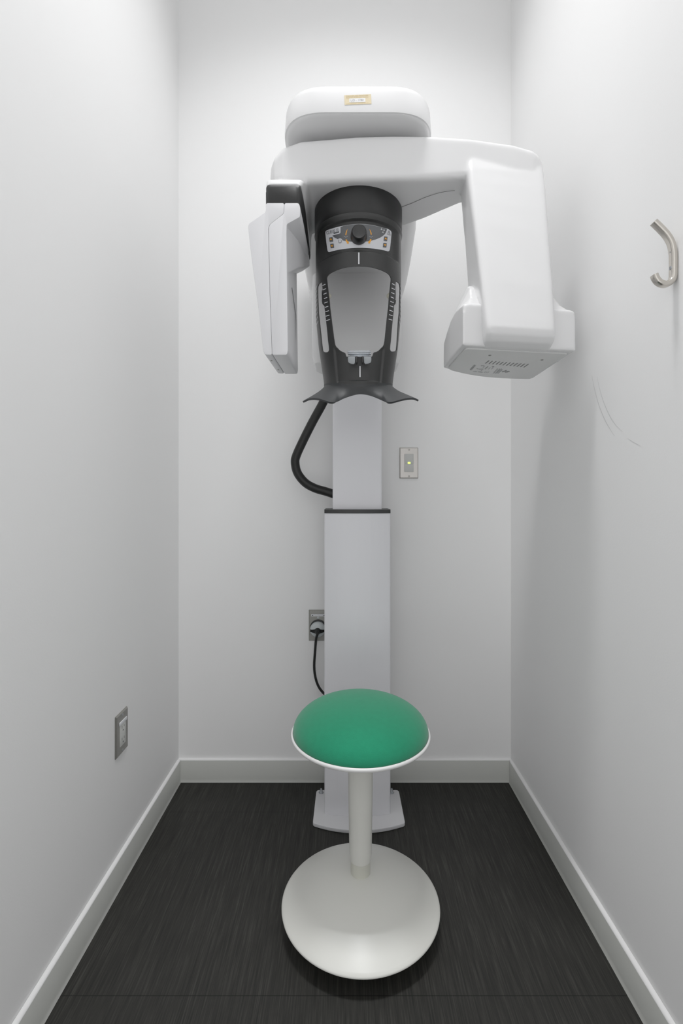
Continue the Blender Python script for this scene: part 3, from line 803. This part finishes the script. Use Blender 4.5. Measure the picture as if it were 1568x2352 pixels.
MB().lathe([(0.0005,0.446),(0.05,0.446),(0.11,0.453),(0.160,0.4615),(0.1695,0.4645),(0.1722,0.4680),(0.1724,0.4710),(0.1708,0.4735),(0.1685,0.4740),(0.1678,0.4715),(0.0005,0.470)], c0, 128).build('seat_shell', M['stoolw'], sto, angle=60)
pr = [(0.1655,0.4716),(0.1676,0.4750)]+[(0.1680*math.cos(math.radians(a))**0.92, 0.4745+0.0735*math.sin(math.radians(a))) for a in range(4, 90, 4)]+[(0.0005,0.5482)]
MB().lathe(pr, c0, 128).build('seat_cushion', M['fabric'], sto, angle=70)

# ================================================================== WALL FITTINGS
def plate(name_mat, c, w, h, t, axis):
    """bevelled wall plate mesh; axis '-y' (back wall) or '+x' (left wall)"""
    rings = []
    for ins, d in ((0, 0.0004), (0, 0.0012), (0.0035, t), ):
        r = rrect(0, 0, w/2-ins, h/2-ins, 0.0015, 2)
        rings.append([((c[0]+u, c[1]-d, c[2]+v) if axis == '-y' else (c[0]+d, c[1]+u, c[2]+v)) for u, v in r])
    return MB().loft(rings)
# light switch on the back wall
sc = (0.2322, YB, 1.1737)
sw = thing('light_switch', 'brushed steel wall switch with a lit green indicator on the back wall', 'light switch', sc)
plate('', sc, 0.0695, 0.1143, 0.0055, '-y').build('wall_plate', M['steel'], sw, smooth=False)
def rbox(lo, hi, name, m, parent, bv=0.0012):
    return MB().box(lo, hi).build(name, m, parent, bevel=bv, bseg=2)
y = YB-0.0052
rk = rbox((sc[0]-0.0168, y-0.0042, sc[2]-0.0335), (sc[0]+0.0168, y+0.001, sc[2]-0.0042), 'push_button', M['switch'], sw)
sl = rbox((sc[0]-0.0168, y-0.0030, sc[2]-0.0036), (sc[0]+0.0168, y+0.001, sc[2]+0.0335), 'sensor_lens', M['switch'], sw)
rbox((sc[0]-0.0048, y-0.0044, sc[2]-0.0030), (sc[0]+0.0048, y-0.002, sc[2]+0.0030), 'indicator_light', M['led'], sl, 0.0008)
for dz in (-0.0485, 0.0485):
    mb = MB(); screw_head(mb, (sc[0], YB-0.0054, sc[2]+dz), '-y', 0.0038, 0.0010, 0, 1); mb.build('screw', [M['steel'], M['seam']], sw)
# duplex receptacle on the left wall
oc = (XL, 1.3264, 0.4085)
ou = thing('wall_outlet', 'brushed steel plate with white rectangular receptacle low on the left wall', 'outlet', oc)
plate('', oc, 0.0702, 0.1143, 0.0050, '+x').build('wall_plate', M['steeld'], ou, smooth=False)
x = XL+0.0048
rc = rbox((x-0.002, oc[1]-0.0168, oc[2]-0.0335), (x+0.0016, oc[1]+0.0168, oc[2]+0.0335), 'receptacle', M['recept'], ou)
mb = MB(); mb.box((x+0.0005, oc[1]-0.0215, oc[2]+0.0262), (x+0.0030, oc[1]+0.0215, oc[2]+0.0350)); mb.build('label_strip', M['mark'], rc, bevel=0.0006, bseg=2)
mb = MB()
for cz in (0.0135, -0.0185):
    for dy, hh in ((-0.0063, 0.0036), (0.0063, 0.0030)): mb.box((x+0.0015, oc[1]+dy-0.0008, oc[2]+cz-hh+0.003), (x+0.00175, oc[1]+dy+0.0008, oc[2]+cz+hh+0.003))
    mb.lathe([(0.0024, 0.0), (0.0024, 0.0003), (0.0002, 0.0003)], (x+0.0015, oc[1], oc[2]+cz-0.0065), 12, axis='x')
mb.build('socket_slots', M['ink'], rc, smooth=False, weld=False)
for dz in (-0.0485, 0.0485):
    mb = MB(); screw_head(mb, (XL+0.0049, oc[1], oc[2]+dz), '+x', 0.0036, 0.0008, 0, 1); mb.build('screw', [M['screw'], M['seam']], ou)
# outlet behind the column with the machine's plug
pc = (-0.1017, YB, 0.5755)
po = thing('power_outlet', 'dark steel outlet plate half hidden by the column with a plug in it', 'outlet', pc)
plate('', pc, 0.0700, 0.1143, 0.0050, '-y').build('wall_plate', M['steeld'], po, smooth=False)
mb = MB(); mb.lathe([(0.0302, 0.0), (0.0302, -0.0035), (0.028, -0.005), (0.0005, -0.005)], (pc[0], YB-0.0048, pc[2]-0.008), 48, axis='y'); mb.build('receptacle', M['black'], po)
mb = MB()
mb.add([(pc[0]+u, YB-0.0062, pc[2]+v) for u, v in ((-0.0255,0.0338),(0.0255,0.0338),(0.0255,0.0428),(-0.0255,0.0428))], [(0,1,2,3)], 0)
tv, tf = fit_text('PNL-R, PANEL CCT 8', 0.0345, 0.0034); mb.add([(pc[0]+a, YB-0.0065, pc[2]+0.0388+b) for a, b in tv], tf, 1)
for dx in (-0.0205, 0.0215):
    mb.add([(pc[0]+dx+0.0022*math.cos(2*PI*k/12), YB-0.0065, pc[2]+0.0375+0.0022*math.sin(2*PI*k/12)) for k in range(12)], [tuple(range(12))], 1)
mb.build('label_strip', [M['mark'], M['ink']], po, smooth=False, weld=False)
mb = MB(); screw_head(mb, (pc[0], YB-0.0052, pc[2]+0.0285), '-y', 0.0045, 0.0014, 0, 1); mb.build('screw', [M['screw'], M['seam']], po)
# power cord and plug
gc = (pc[0]-0.0010, YB-0.0105, pc[2]-0.0125)
gx, gy, gz = gc
pts = [(gx,gy-0.030,gz-0.002),(gx,gy-0.036,gz-0.008)]+[tuple(at(px,py,Y)) for px, py, Y in ((725.5,1470,1.742),(723,1500,1.742),(721.3,1530,1.742),(724,1555,1.742),(731,1576,1.742),(743,1592,1.740),(760,1604,1.735))]
cord = MB().tube(bez(pts, 10), 0.0047, 14).build('power_cord', M['rubber'], xm)
mb = MB(); mb.lathe([(0.0285, 0.0),(0.0280,-0.006),(0.0255,-0.0125),(0.020,-0.0165),(0.011,-0.019),(0.0005,-0.0192)], gc, 48, axis='y')
mb.build('plug', M['plugc'], cord)
mb = MB(); rings = []
for i in range(25):
    a = PI*i/24; r = 0.0289; hw = 0.0045+0.0042*math.sin(a)**6
    cxx, cyy = gx-r*math.cos(a), gy-0.0205*math.sin(a)**0.55
    rings.append([(cxx, cyy, gz-0.002-hw), (cxx*1, cyy, gz-0.002+hw), (gx-(r-0.004)*math.cos(a), cyy+0.006, gz-0.002+hw), (gx-(r-0.004)*math.cos(a), cyy+0.006, gz-0.002-hw)])
mb.loft(rings); mb.build('plug_band', M['rubber'], cord, angle=30)
MB().lathe([(0.0125,0.0),(0.0105,-0.006),(0.0075,-0.012),(0.0055,-0.017),(0.0005,-0.0172)], (gx, gy-0.0185, gz-0.002), 24, axis='y').build('strain_relief', M['rubber'], cord)

# coat hook on the right wall: one bent flat bar
hk = thing('coat_hook', 'satin nickel double coat hook screwed to the right wall', 'hook', (XR, 0.893, 1.497))
Yh = 0.8925
pathh = [(0.570,1.5665),(0.577,1.5600),(0.585,1.5520),(0.5915,1.5450),(0.597,1.5375),(0.6015,1.529),(0.6042,1.520),(0.6057,1.510),(0.6062,1.500),(0.6062,1.478),(0.6057,1.4655),(0.6032,1.4585),(0.598,1.4535),(0.591,1.4515),(0.584,1.4528),(0.578,1.4567),(0.5735,1.4628),(0.571,1.469)]
pc2 = bez([Vector((x, z)) for x, z in pathh], 5); n = len(pc2); rings = []
for i, p in enumerate(pc2):
    t = (pc2[min(i+1,n-1)]-pc2[max(i-1,0)]).normalized(); q = Vector((-t.y, t.x))
    e = min(i, n-1-i); hw = 0.0078
    ring = [(p.x-0.0024+q.x*b, Yh+a, p.y+q.y*b) for a, b in rrect(0, 0, hw, 0.0052, 0.0044, 5)]
    rings.append(ring)
MB().loft(rings).build('hook_bar', M['nickel'], hk, angle=50)
for z in (1.5130, 1.4815):
    mb = MB(); screw_head(mb, (0.5996, Yh, z), '-x', 0.0042, 0.0016, 0, 1); mb.build('screw', [M['screw'], M['ink']], hk)

# ================================================================== LIGHT
def area(name, loc, size, sizey, power, rot=(0,0,0), col=(1,1,1), spread=180):
    l = bpy.data.lights.new(name, 'AREA'); l.shape = 'RECTANGLE'; l.size = size; l.size_y = sizey; l.energy = power; l.color = col
    l.spread = math.radians(spread)
    o = bpy.data.objects.new(name, l); COL.objects.link(o); o.location = loc; o.rotation_euler = rot
    return o
area('ceiling_lamp', (0.02, 0.90, ZC-0.02), 0.52, 0.24, 10.8, spread=112)
sl_ = bpy.data.lights.new('stool_patch_spot', 'SPOT'); sl_.energy = 48; sl_.spot_size = math.radians(4.6); sl_.spot_blend = 0.55; sl_.shadow_soft_size = 0.03; sl_.color = (0.93, 0.97, 1.0)  # added narrow spot for the bright patch on seat and base, no known fixture
so_ = bpy.data.objects.new('stool_patch_spot', sl_); COL.objects.link(so_); so_.location = (0.04, 0.74, ZC-0.03)
so_.rotation_euler = (Vector((0.038, 1.005, 0.35))-so_.location).to_track_quat('-Z', 'Y').to_euler()
w = bpy.data.worlds.new('room beyond'); S.world = w; w.use_nodes = True
bg = w.node_tree.nodes['Background']; bg.inputs['Color'].default_value = (0.995, 0.997, 1.0, 1); bg.inputs['Strength'].default_value = 1.12

# ================================================================== CAMERA
cd = bpy.data.cameras.new('camera'); cam = bpy.data.objects.new('camera', cd); COL.objects.link(cam)
cam.location = (0, 0, H); cam.rotation_euler = (PI/2, 0, 0)
cd.sensor_fit = 'VERTICAL'; cd.sensor_height = 36.0; cd.sensor_width = 24.0
cd.lens = F/2352*36.0
cd.shift_x = -(CX-784)/2352
cd.shift_y = (CY-1176)/2352
cd.clip_start = 0.01
S.camera = cam
S.view_settings.view_transform = 'Standard'
S.view_settings.look = 'None'
S.view_settings.exposure = 0.0
S.view_settings.gamma = 1.15
